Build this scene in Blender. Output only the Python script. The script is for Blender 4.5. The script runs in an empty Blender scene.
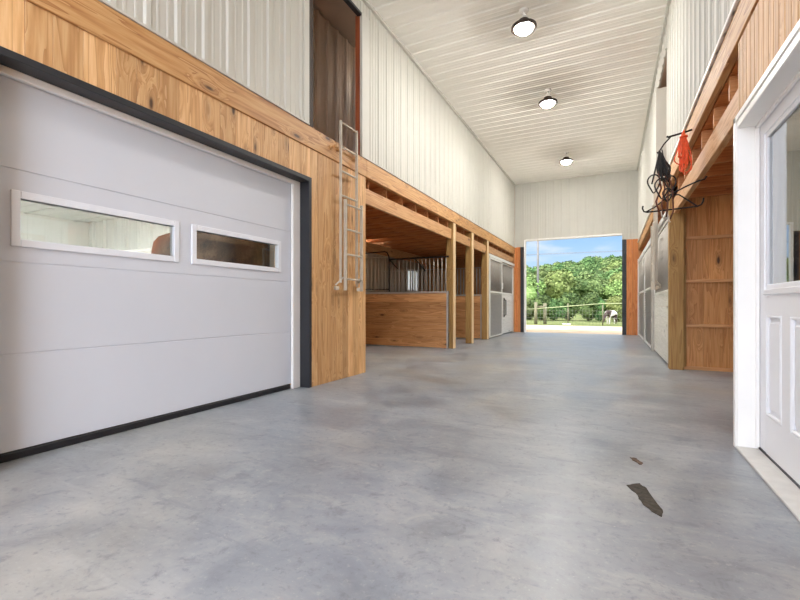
import bpy, bmesh, math, random
from mathutils import Vector, Matrix, noise
random.seed(7)
SC = bpy.context.scene
COL = SC.collection
PI = math.pi

# ------------------------------------------------------------------ helpers
def lin(r, g, b):
    def f(c):
        c /= 255.0
        return c / 12.92 if c <= .04045 else ((c + .055) / 1.055) ** 2.4
    return (f(r), f(g), f(b), 1.0)

class MB:
    """collects shapes in world coordinates, links them as one mesh object"""
    def __init__(s):
        s.bm = bmesh.new()
    def box(s, x0, x1, y0, y1, z0, z1, bev=0.0):
        if x0 > x1: x0, x1 = x1, x0
        if y0 > y1: y0, y1 = y1, y0
        if z0 > z1: z0, z1 = z1, z0
        t = bmesh.new() if bev else s.bm
        vs = [t.verts.new((x, y, z)) for x in (x0, x1) for y in (y0, y1) for z in (z0, z1)]
        fs = []
        for q in ((0, 1, 3, 2), (4, 6, 7, 5), (0, 4, 5, 1), (2, 3, 7, 6), (0, 2, 6, 4), (1, 5, 7, 3)):
            fs.append(t.faces.new([vs[i] for i in q]))
        if bev:
            b = min(bev, .45 * min(x1 - x0, y1 - y0, z1 - z0))
            bmesh.ops.bevel(t, geom=list(t.edges), offset=b, segments=1, affect='EDGES')
            s.take(t)
        return s
    def take(s, t, mat=None):
        m = {}
        for v in t.verts:
            m[v] = s.bm.verts.new(mat @ v.co if mat else v.co)
        for f in t.faces:
            try:
                nf = s.bm.faces.new([m[v] for v in f.verts]); nf.smooth = f.smooth
            except ValueError:
                pass
        t.free()
    def obox(s, c, sx, sy, sz, rot, bev=0.0):
        o = MB(); o.box(-sx / 2, sx / 2, -sy / 2, sy / 2, -sz / 2, sz / 2, bev)
        s.take(o.bm, Matrix.Translation(c) @ rot.to_4x4())
        return s
    def bar(s, a, b, w, h=None, bev=0.0, up=(0, 0, 1)):
        a, b = Vector(a), Vector(b); h = h or w
        d = (b - a); L = d.length; d.normalize()
        u = Vector(up)
        if abs(d.dot(u)) > .98: u = Vector((0, 1, 0))
        x = u.cross(d).normalized(); y = d.cross(x)
        rot = Matrix((x, y, d)).transposed()
        return s.obox((a + b) / 2, w, h, L, rot, bev)
    def tube(s, pts, r, n=8, closed=False, smooth=True):
        pts = [Vector(p) for p in pts]; N = len(pts)
        rr = r if isinstance(r, (list, tuple)) else [r] * N
        rings = []; pu = None
        for i, p in enumerate(pts):
            if closed: t = pts[(i + 1) % N] - pts[i - 1]
            else: t = pts[min(i + 1, N - 1)] - pts[max(i - 1, 0)]
            t.normalize()
            u = pu if pu else (Vector((0, 0, 1)) if abs(t.z) < .9 else Vector((1, 0, 0)))
            u = (u - t * u.dot(t)).normalized(); pu = u; w = t.cross(u)
            rings.append([s.bm.verts.new(p + (u * math.cos(2 * PI * k / n) + w * math.sin(2 * PI * k / n)) * rr[i]) for k in range(n)])
        for i in range(N if closed else N - 1):
            a, b = rings[i], rings[(i + 1) % N]
            for k in range(n):
                f = s.bm.faces.new((a[k], a[(k + 1) % n], b[(k + 1) % n], b[k])); f.smooth = smooth
        if not closed:
            s.bm.faces.new(rings[0][::-1]); s.bm.faces.new(rings[-1])
        return s
    def lathe(s, c, prof, n=28, rot=None):
        """prof: list of (r,z) bottom to top"""
        M = Matrix.Translation(c) @ (rot.to_4x4() if rot else Matrix())
        rings = []
        for r, z in prof:
            if r < 1e-5: rings.append([s.bm.verts.new(M @ Vector((0, 0, z)))])
            else: rings.append([s.bm.verts.new(M @ Vector((r * math.cos(2 * PI * k / n), r * math.sin(2 * PI * k / n), z))) for k in range(n)])
        for a, b in zip(rings, rings[1:]):
            for k in range(n):
                k2 = (k + 1) % n
                if len(a) == 1 and len(b) == 1: continue
                if len(a) == 1: q = (a[0], b[k2], b[k])
                elif len(b) == 1: q = (a[k], a[k2], b[0])
                else: q = (a[k], a[k2], b[k2], b[k])
                f = s.bm.faces.new(q); f.smooth = True
        return s
    def prism(s, poly, z0, z1):
        a = [s.bm.verts.new((x, y, z0)) for x, y in poly]; b = [s.bm.verts.new((x, y, z1)) for x, y in poly]
        s.bm.faces.new(a[::-1]); s.bm.faces.new(b)
        for i in range(len(a)):
            j = (i + 1) % len(a); s.bm.faces.new((a[i], a[j], b[j], b[i]))
        return s
    def sheet(s, u0, u1, v0, v1, to3, period=.27, t=.03, phase=0.0, major=.018, minor=.006):
        """ribbed steel sheet: ribs run along v"""
        pr = [(u0, 0.0)]
        k = math.floor((u0 - phase) / period)
        while True:
            c = phase + k * period
            if c > u1: break
            cell = [(-.036, 0), (-.02, major), (.02, major), (.036, 0)]
            for q in (period / 3, 2 * period / 3):
                cell += [(q - .017, 0), (q - .009, minor), (q + .009, minor), (q + .017, 0)]
            for du, h in cell:
                if u0 + 1e-4 < c + du < u1 - 1e-4: pr.append((c + du, h))
            k += 1
        pr.append((u1, 0.0))
        A = [s.bm.verts.new(to3(u, v0, h)) for u, h in pr]; B = [s.bm.verts.new(to3(u, v1, h)) for u, h in pr]
        for i in range(len(pr) - 1): s.bm.faces.new((A[i], A[i + 1], B[i + 1], B[i]))
        a0, a1 = s.bm.verts.new(to3(u0, v0, -t)), s.bm.verts.new(to3(u1, v0, -t))
        b0, b1 = s.bm.verts.new(to3(u0, v1, -t)), s.bm.verts.new(to3(u1, v1, -t))
        s.bm.faces.new((a0, a1, b1, b0)); s.bm.faces.new((A[0], B[0], b0, a0)); s.bm.faces.new((A[-1], B[-1], b1, a1))
        s.bm.faces.new(A + [a1, a0]); s.bm.faces.new(B + [b1, b0])
        return s
    def build(s, name, mat, parent=None, origin=None):
        bm = s.bm
        bmesh.ops.recalc_face_normals(bm, faces=bm.faces[:])
        if parent is not None:
            W = Vector((0, 0, 0)); q = parent
            while q is not None: W += q.location; q = q.parent
        elif origin is not None: W = Vector(origin)
        else: W = Vector((0, 0, 0))
        off = Vector((0, 0, 0))
        if parent is not None and origin is not None: off = Vector(origin) - W; W = Vector(origin)
        bmesh.ops.translate(bm, verts=bm.verts[:], vec=-W)
        me = bpy.data.meshes.new(name); bm.to_mesh(me); bm.free()
        for m in (mat if isinstance(mat, (list, tuple)) else [mat]): me.materials.append(m)
        o = bpy.data.objects.new(name, me); COL.objects.link(o)
        if parent is not None: o.parent = parent; o.location = off
        else: o.location = W
        return o

def tag(o, label=None, cat=None, group=None, kind=None):
    if label: o['label'] = label
    if cat: o['category'] = cat
    if group: o['group'] = group
    if kind: o['kind'] = kind
    return o
def thing(name, loc, label, cat, group=None, kind=None):
    o = bpy.data.objects.new(name, None); COL.objects.link(o); o.location = loc
    o.empty_display_size = .1
    return tag(o, label, cat, group, kind)
def struct(o, label, cat):
    return tag(o, label, cat, None, 'structure')
def copy_tree(o, parent=None):
    c = o.copy(); COL.objects.link(c)
    if parent is not None: c.parent = parent
    for ch in list(o.children): copy_tree(ch, c)
    return c
ORD = 'first second third fourth fifth sixth seventh eighth ninth tenth eleventh twelfth thirteenth fourteenth fifteenth sixteenth seventeenth eighteenth nineteenth twentieth'.split()

# ------------------------------------------------------------------ materials
class NT:
    def __init__(s, name):
        s.m = bpy.data.materials.new(name); s.m.use_nodes = True
        s.t = s.m.node_tree; s.b = s.t.nodes['Principled BSDF']
        s.out = s.t.nodes['Material Output']
    def n(s, typ, **kw):
        o = s.t.nodes.new(typ)
        for k, v in kw.items():
            if k.startswith('_'): setattr(o, k[1:], v)
            else: o.inputs[k.replace('__', ' ')].default_value = v
        return o
    def l(s, a, b): s.t.links.new(a, b)
    def ramp(s, fac, stops):
        r = s.t.nodes.new('ShaderNodeValToRGB'); e = r.color_ramp.elements
        while len(e) < len(stops): e.new(.5)
        for i, (p, c) in enumerate(stops): e[i].position = p; e[i].color = c
        s.l(fac, r.inputs[0]); return r.outputs[0]
    def mix(s, fac, a, b, mode='MIX'):
        m = s.t.nodes.new('ShaderNodeMix'); m.data_type = 'RGBA'; m.blend_type = mode
        for sock, v in ((m.inputs[0], fac), (m.inputs[6], a), (m.inputs[7], b)):
            if hasattr(v, 'is_linked'): s.l(v, sock)
            else: sock.default_value = v
        return m.outputs[2]
    def math(s, op, a, b=None, clamp=False):
        m = s.t.nodes.new('ShaderNodeMath'); m.operation = op; m.use_clamp = clamp
        for i, v in enumerate((a, b)):
            if v is None: continue
            if hasattr(v, 'is_linked'): s.l(v, m.inputs[i])
            else: m.inputs[i].default_value = v
        return m.outputs[0]
    def maprange(s, v, a, b, c=0.0, d=1.0):
        m = s.t.nodes.new('ShaderNodeMapRange'); m.interpolation_type = 'SMOOTHSTEP'
        s.l(v, m.inputs[0])
        for i, q in enumerate((a, b, c, d)): m.inputs[i + 1].default_value = q
        return m.outputs[0]
    def bump(s, h, strength=.2, dist=.01):
        b = s.n('ShaderNodeBump', Strength=strength, Distance=dist); s.l(h, b.inputs['Height']); s.l(b.outputs[0], s.b.inputs['Normal'])

def plain(name, col, rough=.5, metal=0.0, var=.06, scale=6.0, bump=.0):
    t = NT(name)
    tc = t.n('ShaderNodeTexCoord'); nz = t.n('ShaderNodeTexNoise', Scale=scale, Detail=4.0); t.l(tc.outputs['Object'], nz.inputs['Vector'])
    d = tuple(c * (1 - var) for c in col[:3]) + (1,); u = tuple(min(1, c * (1 + var)) for c in col[:3]) + (1,)
    t.l(t.ramp(nz.outputs[0], [(.3, d), (.7, u)]), t.b.inputs['Base Color'])
    t.b.inputs['Roughness'].default_value = rough; t.b.inputs['Metallic'].default_value = metal
    if bump: t.bump(nz.outputs[0], bump, .01)
    return t.m

def wood(name, c_lo, c_mid, c_hi, axis='Z', rough=.55, knots=.75, isl=.22, gs=1.0):
    t = NT(name)
    tc = t.n('ShaderNodeTexCoord'); ge = t.n('ShaderNodeNewGeometry')
    isl_r = ge.outputs['Random Per Island']
    off = t.n('ShaderNodeCombineXYZ')
    t.l(t.math('MULTIPLY', isl_r, 17.3), off.inputs[0]); t.l(t.math('MULTIPLY', isl_r, 31.7), off.inputs[1]); t.l(t.math('MULTIPLY', isl_r, 23.1), off.inputs[2])
    ad = t.n('ShaderNodeVectorMath', _operation='ADD'); t.l(tc.outputs['Object'], ad.inputs[0]); t.l(off.outputs[0], ad.inputs[1])
    # knots first, they bend the grain
    kscl = {'X': (1.6, 5, 5), 'Y': (5, 1.6, 5), 'Z': (5, 5, 1.6)}[axis]
    mk = t.n('ShaderNodeVectorMath', _operation='MULTIPLY'); mk.inputs[1].default_value = kscl; t.l(ad.outputs[0], mk.inputs[0])
    vo = t.n('ShaderNodeTexVoronoi', Scale=1.0 * gs, Randomness=1.0); t.l(mk.outputs[0], vo.inputs['Vector'])
    dist = vo.outputs['Distance']
    sep = t.n('ShaderNodeSeparateColor'); t.l(vo.outputs['Color'], sep.inputs[0])
    keep = t.math('GREATER_THAN', sep.outputs[0], 1 - knots)
    bend = t.math('MULTIPLY', t.maprange(dist, 0.0, .45, 1.0, 0.0), keep)
    gscl = {'X': (.55, 9, 9), 'Y': (9, .55, 9), 'Z': (9, 9, .55)}[axis]
    mg = t.n('ShaderNodeVectorMath', _operation='MULTIPLY'); mg.inputs[1].default_value = tuple(q * gs for q in gscl); t.l(ad.outputs[0], mg.inputs[0])
    bo = t.n('ShaderNodeCombineXYZ')
    for i in range(3): t.l(t.math('MULTIPLY', bend, .8), bo.inputs[i])
    a2 = t.n('ShaderNodeVectorMath', _operation='ADD'); t.l(mg.outputs[0], a2.inputs[0]); t.l(bo.outputs[0], a2.inputs[1])
    n1 = t.n('ShaderNodeTexNoise', Scale=1.0, Detail=2.0, Roughness=.5, Distortion=.4); t.l(a2.outputs[0], n1.inputs['Vector'])
    rings = t.math('FRACT', t.math('MULTIPLY', n1.outputs[0], 7.0))
    rings = t.math('POWER', rings, 2.2)
    n2 = t.n('ShaderNodeTexNoise', Scale=6.0, Detail=3.0, Roughness=.6); t.l(a2.outputs[0], n2.inputs['Vector'])
    g = t.math('ADD', t.math('MULTIPLY', rings, .42), t.math('MULTIPLY', n2.outputs[0], .58))
    base = t.ramp(g, [(.18, c_hi), (.42, c_mid), (.85, c_lo)])
    vr = t.math('ADD', t.math('MULTIPLY', isl_r, isl * 2), 1 - isl)
    vc = t.n('ShaderNodeCombineColor')
    t.l(vr, vc.inputs[0]); t.l(t.math('POWER', vr, 1.15), vc.inputs[1]); t.l(t.math('POWER', vr, 1.35), vc.inputs[2])
    base = t.mix(1.0, base, vc.outputs[0], 'MULTIPLY')
    kn = t.math('MULTIPLY', t.maprange(dist, .05, .12, 1.0, 0.0), keep)
    halo = t.math('MULTIPLY', t.maprange(dist, .08, .26, .45, 0.0), keep)
    base = t.mix(halo, base, tuple(c * .55 for c in c_lo[:3]) + (1,))
    base = t.mix(t.math('MULTIPLY', kn, .88), base, lin(52, 27, 14))
    t.l(base, t.b.inputs['Base Color'])
    t.b.inputs['Roughness'].default_value = rough
    t.bump(g, .12, .004)
    return t.m

M = {}
M['dark_stud'] = plain('dark_stained_stud', lin(58, 42, 30), .7, 0, .2)
M['sill_grey'] = plain('pale_concrete_sill', lin(206, 203, 198), .7, 0, .06, 14)
M['steel_white'] = plain('painted_white_steel', lin(202, 200, 191), .6, 0, .02, 2.0)
M['steel_ceiling'] = plain('painted_white_ceiling_steel', lin(248, 245, 238), .75, 0, .02, 2.0)
M['steel_garage'] = plain('painted_pale_steel', lin(240, 240, 236), .45, 0, .02, 2.0)
M['steel_grey'] = plain('bare_back_of_ribbed_steel', lin(188, 170, 154), .5, .05, .12, 1.5)
M['stall_steel'] = plain('tan_ribbed_steel', lin(176, 164, 146), .55, 0, .1, 2.0)
M['trim_white'] = plain('white_trim_paint', lin(244, 242, 238), .35, 0, .015)
M['door_white'] = plain('white_door_paint', lin(238, 239, 242), .36, 0, .015, 1.5)
M['garage_white'] = plain('garage_door_paint', lin(214, 218, 226), .4, 0, .02, 1.2)
M['dark_trim'] = plain('dark_grey_metal_trim', lin(50, 51, 55), .45, .3, .08)
M['frame_white'] = plain('window_frame_paint', lin(234, 237, 243), .4, 0, .015)
M['rubber'] = plain('black_rubber', lin(26, 26, 30), .6, 0, .2, 10)
M['black_metal'] = plain('black_iron', lin(38, 32, 28), .5, .5, .15, 20)
M['alu'] = plain('ladder_aluminium', lin(196, 186, 168), .45, .25, .06, 12)
M['steel_grille'] = plain('galvanised_grey_bars', lin(176, 171, 162), .5, .1, .06, 12)
M['white_frame'] = plain('white_powder_coat', lin(232, 230, 224), .4, 0, .02)
M['lamp_dark'] = plain('lamp_bronze', lin(62, 50, 44), .4, .5, .1, 15)
M['orange_cord'] = plain('orange_cord', lin(236, 92, 44), .5, 0, .12, 30)
M['black_cord'] = plain('black_strap', lin(36, 34, 32), .6, 0, .2, 30)
M['leather'] = plain('brown_leather_strap', lin(98, 52, 30), .55, 0, .2, 20)
M['mud'] = plain('dried_mud', lin(66, 60, 50), .9, 0, .45, 40, .6)
M['clay'] = plain('reddish_dried_mud', lin(96, 80, 66), .9, 0, .35, 60, .5)
M['stone'] = plain('pale_stone', lin(222, 220, 214), .8, 0, .08, 8, .3)
M['pole'] = plain('weathered_pole', lin(112, 108, 104), .8, 0, .15, 3)
M['fence_post'] = plain('grey_fence_post', lin(120, 116, 90), .8, 0, .15, 5)
M['fence_rail'] = plain('pale_fence_rail', lin(158, 166, 122), .7, 0, .1, 5)
M['wire'] = plain('galvanised_wire', lin(120, 124, 104), .5, .3, .1, 5)
M['bark'] = plain('tree_bark', lin(92, 80, 66), .9, 0, .25, 3, .4)

P = {'honey': ((176, 126, 76), (208, 160, 106), (224, 184, 134)),
     'fascia': ((158, 98, 50), (206, 154, 96), (222, 178, 124)),
     'beam': ((172, 118, 70), (198, 148, 98), (214, 168, 120)),
     'treated': ((128, 92, 42), (156, 118, 62), (176, 140, 82)),
     'orange': ((166, 92, 40), (190, 114, 56), (206, 136, 74)),
     'panel': ((166, 110, 58), (196, 140, 82), (212, 160, 104)),
     'stall': ((160, 108, 62), (194, 140, 88), (212, 162, 110)),
     'joist': ((158, 100, 54), (192, 130, 78), (208, 152, 100)),
     'end': ((192, 108, 52), (212, 132, 70), (226, 152, 90)),
     'jamb': ((120, 54, 26), (146, 72, 38), (160, 86, 48)),
     'pale': ((214, 178, 128), (228, 198, 152), (236, 210, 170)),
     'bead': ((172, 122, 70), (198, 150, 96), (214, 170, 118)),
     'white_board': ((206, 204, 196), (222, 220, 212), (234, 232, 226))}
def W(kind, axis, **kw):
    k = 'wood_' + kind + axis
    if k not in M: M[k] = wood(kind + '_wood_' + axis.lower(), *[lin(*c) for c in P[kind]], axis=axis, **kw)
    return M[k]

def concrete():
    t = NT('polished_concrete')
    tc = t.n('ShaderNodeTexCoord')
    def nz(scale, detail=5.0, rough=.55, dist=0.0, mul=None):
        n = t.n('ShaderNodeTexNoise', Scale=scale, Detail=detail, Roughness=rough, Distortion=dist)
        if mul:
            m = t.n('ShaderNodeMapping'); m.inputs['Scale'].default_value = mul; m.inputs['Rotation'].default_value = (0, 0, .5)
            t.l(tc.outputs['Object'], m.inputs[0]); t.l(m.outputs[0], n.inputs['Vector'])
        else: t.l(tc.outputs['Object'], n.inputs['Vector'])
        return n.outputs[0]
    big = nz(.45, 4, .55, .6); mid = nz(1.7, 6, .62, .8); fine = nz(7, 8, .75, .8); streak = nz(1.5, 5, .65, .5, (.9, 3.6, 1)); dots = nz(60, 3, .6)
    base = t.ramp(mid, [(.3, lin(112, 116, 123)), (.5, lin(158, 161, 164)), (.7, lin(194, 192, 188))])
    warm = t.ramp(big, [(.38, lin(150, 156, 166)), (.52, lin(164, 164, 164)), (.62, lin(180, 173, 158))])
    c = t.mix(.45, base, warm)
    c = t.mix(t.maprange(streak, .52, .72, 0, .45), c, lin(196, 194, 188))
    c = t.mix(t.maprange(streak, .28, .46, .45, 0), c, lin(112, 116, 124))
    c = t.mix(t.maprange(fine, .55, .74, 0, .45), c, lin(202, 198, 188))
    c = t.mix(t.maprange(fine, .3, .47, .5, 0), c, lin(112, 114, 118))
    c = t.mix(t.maprange(dots, .64, .74, 0, .4), c, lin(212, 210, 204))
    spk = nz(26, 4, .7)
    c = t.mix(t.maprange(spk, .30, .46, .45, 0), c, lin(118, 121, 126))
    c = t.mix(t.maprange(spk, .56, .72, 0, .35), c, lin(198, 196, 190))
    c = t.mix(1.0, c, (.79, .82, .85, 1), 'MULTIPLY')
    t.l(c, t.b.inputs['Base Color'])
    t.l(t.maprange(mid, .3, .7, .30, .48), t.b.inputs['Roughness'])
    t.b.inputs['Specular IOR Level'].default_value = .4
    t.bump(fine, .07, .01)
    return t.m
M['concrete'] = concrete()

def ground(name, a, b, c, scale=1.2):
    t = NT(name); tc = t.n('ShaderNodeTexCoord')
    n1 = t.n('ShaderNodeTexNoise', Scale=scale, Detail=8.0, Roughness=.65); t.l(tc.outputs['Object'], n1.inputs['Vector'])
    t.l(t.ramp(n1.outputs[0], [(.32, lin(*a)), (.5, lin(*b)), (.68, lin(*c))]), t.b.inputs['Base Color'])
    t.b.inputs['Roughness'].default_value = .95; t.b.inputs['Specular IOR Level'].default_value = .1
    t.bump(n1.outputs[0], .4, .05); return t.m
M['dirt'] = ground('pale_dirt', (188, 162, 130), (206, 184, 154), (220, 202, 176))
M['turf'] = ground('meadow_turf', (84, 96, 54), (108, 116, 70), (134, 134, 90), .6)
M['hill'] = ground('hill_floor', (52, 70, 28), (72, 92, 38), (96, 112, 50), .08)

def leaves(name, dark, mid, light):
    t = NT(name); tc = t.n('ShaderNodeTexCoord'); oi = t.n('ShaderNodeObjectInfo'); ge = t.n('ShaderNodeNewGeometry')
    nz = t.n('ShaderNodeTexNoise', Scale=.9, Detail=3.0); t.l(tc.outputs['Object'], nz.inputs['Vector'])
    f = t.math('ADD', t.math('MULTIPLY', ge.outputs['Random Per Island'], .5), t.math('MULTIPLY', nz.outputs[0], .5))
    c = t.ramp(f, [(.25, lin(*dark)), (.5, lin(*mid)), (.75, lin(*light))])
    hs = t.n('ShaderNodeHueSaturation'); t.l(c, hs.inputs['Color'])
    t.l(t.math('ADD', t.math('MULTIPLY', oi.outputs['Random'], .05), .475), hs.inputs['Hue'])
    t.l(t.math('ADD', t.math('MULTIPLY', oi.outputs['Random'], .5), .75), hs.inputs['Value'])
    t.l(hs.outputs[0], t.b.inputs['Base Color'])
    t.b.inputs['Roughness'].default_value = .7; t.b.inputs['Specular IOR Level'].default_value = .15
    t.b.inputs['Transmission Weight'].default_value = 0.0
    return t.m
M['leaf_dark'] = leaves('dark_leaves', (52, 74, 42), (76, 100, 54), (104, 126, 72))
M['leaf_mid'] = leaves('green_leaves', (66, 84, 46), (94, 112, 62), (124, 138, 86))
M['leaf_pale'] = leaves('pale_leaves', (84, 102, 52), (114, 130, 70), (142, 154, 94))

def glass(name, rough=0.0, tint=(.95, .97, .96, 1)):
    t = NT(name)
    t.b.inputs['Base Color'].default_value = tint; t.b.inputs['Transmission Weight'].default_value = 1.0
    t.b.inputs['Roughness'].default_value = rough; t.b.inputs['IOR'].default_value = 1.5
    return t.m
M['glass'] = glass('window_glass', 0.0, (.985, .99, .985, 1))
M['frosted'] = glass('frosted_pane', .55, (1, 1, 1, 1))
M['glass_door'] = glass('door_glass')
M['glass_door'].node_tree.nodes['Principled BSDF'].inputs['IOR'].default_value = 2.2
def emit(name, col, s):
    t = NT(name); t.b.inputs['Base Color'].default_value = col
    t.b.inputs['Emission Color'].default_value = col; t.b.inputs['Emission Strength'].default_value = s
    return t.m
LENS = 450.0
M['lens'] = emit('lamp_lens', (1.0, .98, .94, 1), LENS)
M['lens_room'] = emit('room_lamp_lens', (.97, 1.0, .95, 1), 190.0)

# ------------------------------------------------------------------ key dimensions
LX, RX = -3.30, .80            # left and right faces of the aisle
Y0, YE = -2.0, 16.5            # near mouth and far end wall
ZC = 5.56                      # ceiling
ZT, ZF = 3.18, 2.92            # top and bottom of the left fascia beam
RT, RF = 3.10, 2.86            # the same on the other side
OUTL, OUTR = -9.7, 4.6

# ------------------------------------------------------------------ setting
struct(MB().box(OUTL, OUTR, Y0, YE + .12, -.15, 0).build('floor', M['concrete']), 'mottled grey polished concrete aisle floor', 'floor')
struct(MB().sheet(Y0, YE, LX - .05, RX + .05, lambda u, v, h: (v, u, ZC - h), phase=.1, major=.014, minor=.003).build('ceiling', M['steel_ceiling']),
       'white ribbed steel ceiling high above the aisle', 'ceiling')
struct(MB().box(OUTL - .2, OUTR + .2, Y0, YE + .15, ZC + .05, ZC + .2).build('roof_slab', M['steel_grey']), 'roof slab over the whole barn', 'roof')
# left upper wall, loft opening at Y 4.18..5.46
lw = MB()
fl = lambda u, v, h: (LX + h - .017, u, v)
lw.sheet(Y0, 4.18, ZT, ZC, fl, phase=.02)
lw.sheet(4.18, 5.46, 5.27, ZC, fl, phase=.02)
lw.sheet(5.46, YE, ZT, ZC, fl, phase=.02)
struct(lw.build('wall_left', M['steel_white']), 'white ribbed steel wall above the left timber beam', 'wall')
RXU = .775
rw = MB()
fr = lambda u, v, h: (RXU - h + .017, u, v)
rw.sheet(Y0, 8.12, RT, ZC, fr, phase=.05)
rw.sheet(8.12, 9.62, 5.15, ZC, fr, phase=.05)
rw.sheet(9.62, YE, RT, ZC, fr, phase=.05)
struct(rw.build('wall_right', M['steel_white']), 'white ribbed steel wall above the right timber beam', 'wall')
# far end wall with the tall opening
OX0, OX1, OZ = -2.89, .31, 3.40
ew = MB()
fe = lambda u, v, h: (u, YE - h, v)
ew.sheet(LX, OX0, 3.19, ZC, fe, phase=0, major=.01); ew.sheet(OX0, OX1, OZ, ZC, fe, phase=0, major=.01); ew.sheet(OX1, RX, 3.24, ZC, fe, phase=0, major=.01)
struct(ew.build('wall_far_end', M['steel_white']), 'white ribbed end wall above the big open doorway', 'wall')
sw = MB()
sw.box(-7.1, LX, YE, YE + .12, 0, ZC); sw.box(RX, OUTR, YE, YE + .12, 0, ZC)
sw.box(-7.05, LX, YE - .03, YE, 0, ZF)
struct(sw.build('wall_far_side', W('stall', 'Z')), 'timber end wall behind the stalls', 'wall')
ef = MB()
for x0, x1, z in ((LX, LX + .13, 3.19), (LX + .135, OX0 - .19, 3.19)): ef.box(x0, x1, YE - .02, YE + .1, 0, z, .004)
struct(ef.build('wall_end_left', W('end', 'Z', knots=.4)), 'orange stained boards left of the far opening', 'wall')
ef = MB()
for x0, x1, z in ((OX1 + .13, OX1 + .30, 3.24), (OX1 + .305, RX, 3.24)): ef.box(x0, x1, YE - .02, YE + .1, 0, z, .004)
struct(ef.build('wall_end_right', W('end', 'Z', knots=.4)), 'orange stained boards right of the far opening', 'wall')
struct(MB().box(OX0 - .19, OX0 - .02, YE - .05, YE + .11, 0, 3.19, .004).build('trim_1', M['dark_trim']), 'dark grey metal jamb left of the far opening', 'trim')
struct(MB().box(OX1, OX1 + .125, YE - .05, YE + .11, 0, 3.24, .004).build('trim_2', M['dark_trim']), 'dark grey metal jamb right of the far opening', 'trim')
struct(MB().box(OX0 - .06, OX0, YE - .06, YE + .12, 0, OZ + .05, .003).box(OX0, OX1, YE - .06, YE + .12, OZ, OZ + .06, .003)
       .build('trim_3', M['trim_white']), 'white metal trim around the head of the far opening', 'trim')
# edge trims: base of upper walls, ceiling corners
struct(MB().box(LX - .02, LX + .025, Y0, 4.18, ZT, ZT + .022, .003).box(LX - .02, LX + .025, 5.46, YE, ZT, ZT + .022, .003).build('trim_4', M['steel_white']), 'white drip trim along the foot of the left steel wall', 'trim')
struct(MB().box(RX - .035, RX + .02, Y0, YE, RT, RT + .035, .003).build('trim_5', M['trim_white']), 'white drip trim along the foot of the right steel wall', 'trim')
struct(MB().box(LX - .02, LX + .035, Y0, YE, ZC - .05, ZC, .003).build('trim_6', M['steel_white']), 'corner trim where left wall meets ceiling', 'trim')
struct(MB().box(RXU - .035, RXU + .02, Y0, YE, ZC - .05, ZC, .003).build('trim_7', M['steel_white']), 'corner trim where right wall meets ceiling', 'trim')
struct(MB().box(LX - .02, LX + .022, 5.40, 5.62, ZT, 5.30, .004).build('trim_8', M['steel_white']), 'cream corner trim on far side of the left loft opening', 'trim')
struct(MB().box(LX - .10, LX - .022, 5.40, 5.46, ZT, 5.27, .004).build('trim_9', W('jamb', 'Z', knots=.2)), 'red-brown timber jamb of the left loft opening', 'trim')
struct(MB().box(LX - .06, LX + .015, 4.18, 5.455, 5.25, 5.29, .004).build('trim_10', M['dark_trim']), 'dark head of the left loft opening', 'trim')
struct(MB().box(LX - .02, LX + .02, 4.09, 4.18, ZT, 5.30, .004).build('trim_11', M['steel_white']), 'cream corner trim on near side of the left loft opening', 'trim')
struct(MB().box(LX - .17, LX - .06, 4.22, 4.36, ZT - .2, ZC, .004).build('trim_12', M['dark_stud']), 'dark timber stud inside the left loft opening', 'trim')
struct(MB().box(RXU - .02, RXU + .36, 9.57, 9.64, RT, 5.16, .004).build('trim_13', M['steel_white']), 'cream jamb on far side of the right loft opening', 'trim')

# left loft room
lr = MB()
lr.sheet(3.2, 9.5, 3.0, ZC, lambda u, v, h: (-4.1 + h, u, v), phase=0, major=.03)
struct(lr.build('wall_loft_back', M['steel_grey']), 'brownish grey ribbed steel seen through the left loft opening', 'wall')
struct(MB().box(-4.1, LX - .05, 3.2, 3.25, 3.0, ZC).box(-4.1, LX - .05, 9.45, 9.5, 3.0, ZC).build('wall_loft_side', W('joist', 'Z')), 'timber side walls of the left loft', 'wall')
struct(MB().box(RXU + .02, 3.0, 7.6, 7.65, RT, ZC).box(RXU + .02, 3.0, 11.6, 11.65, RT, ZC).box(3.0, 3.05, 7.6, 11.65, RT, ZC).build('wall_loft_right', M['steel_white']), 'pale walls of the right loft', 'wall')
# outer shell
osh = MB()
osh.box(OUTL - .12, OUTL, Y0, 5.54, 0, ZC); osh.box(-7.1, -7.06, 5.54, YE, 3.0, ZC)
osh.box(OUTL, -3.55, Y0, Y0 + .1, 0, ZC)
osh.box(OUTL, LX - .05, Y0, Y0 + .1, 3.2, ZC)
struct(osh.build('wall_outer_left', M['steel_white']), 'outer left wall of the barn', 'wall')
osh = MB()
osh.box(OUTR, OUTR + .12, Y0, YE, 0, ZC); osh.box(.98, OUTR, Y0, Y0 + .1, 0, ZC)
struct(osh.build('wall_outer_right', W('panel', 'Z')), 'outer right wall of the barn', 'wall')

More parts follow.
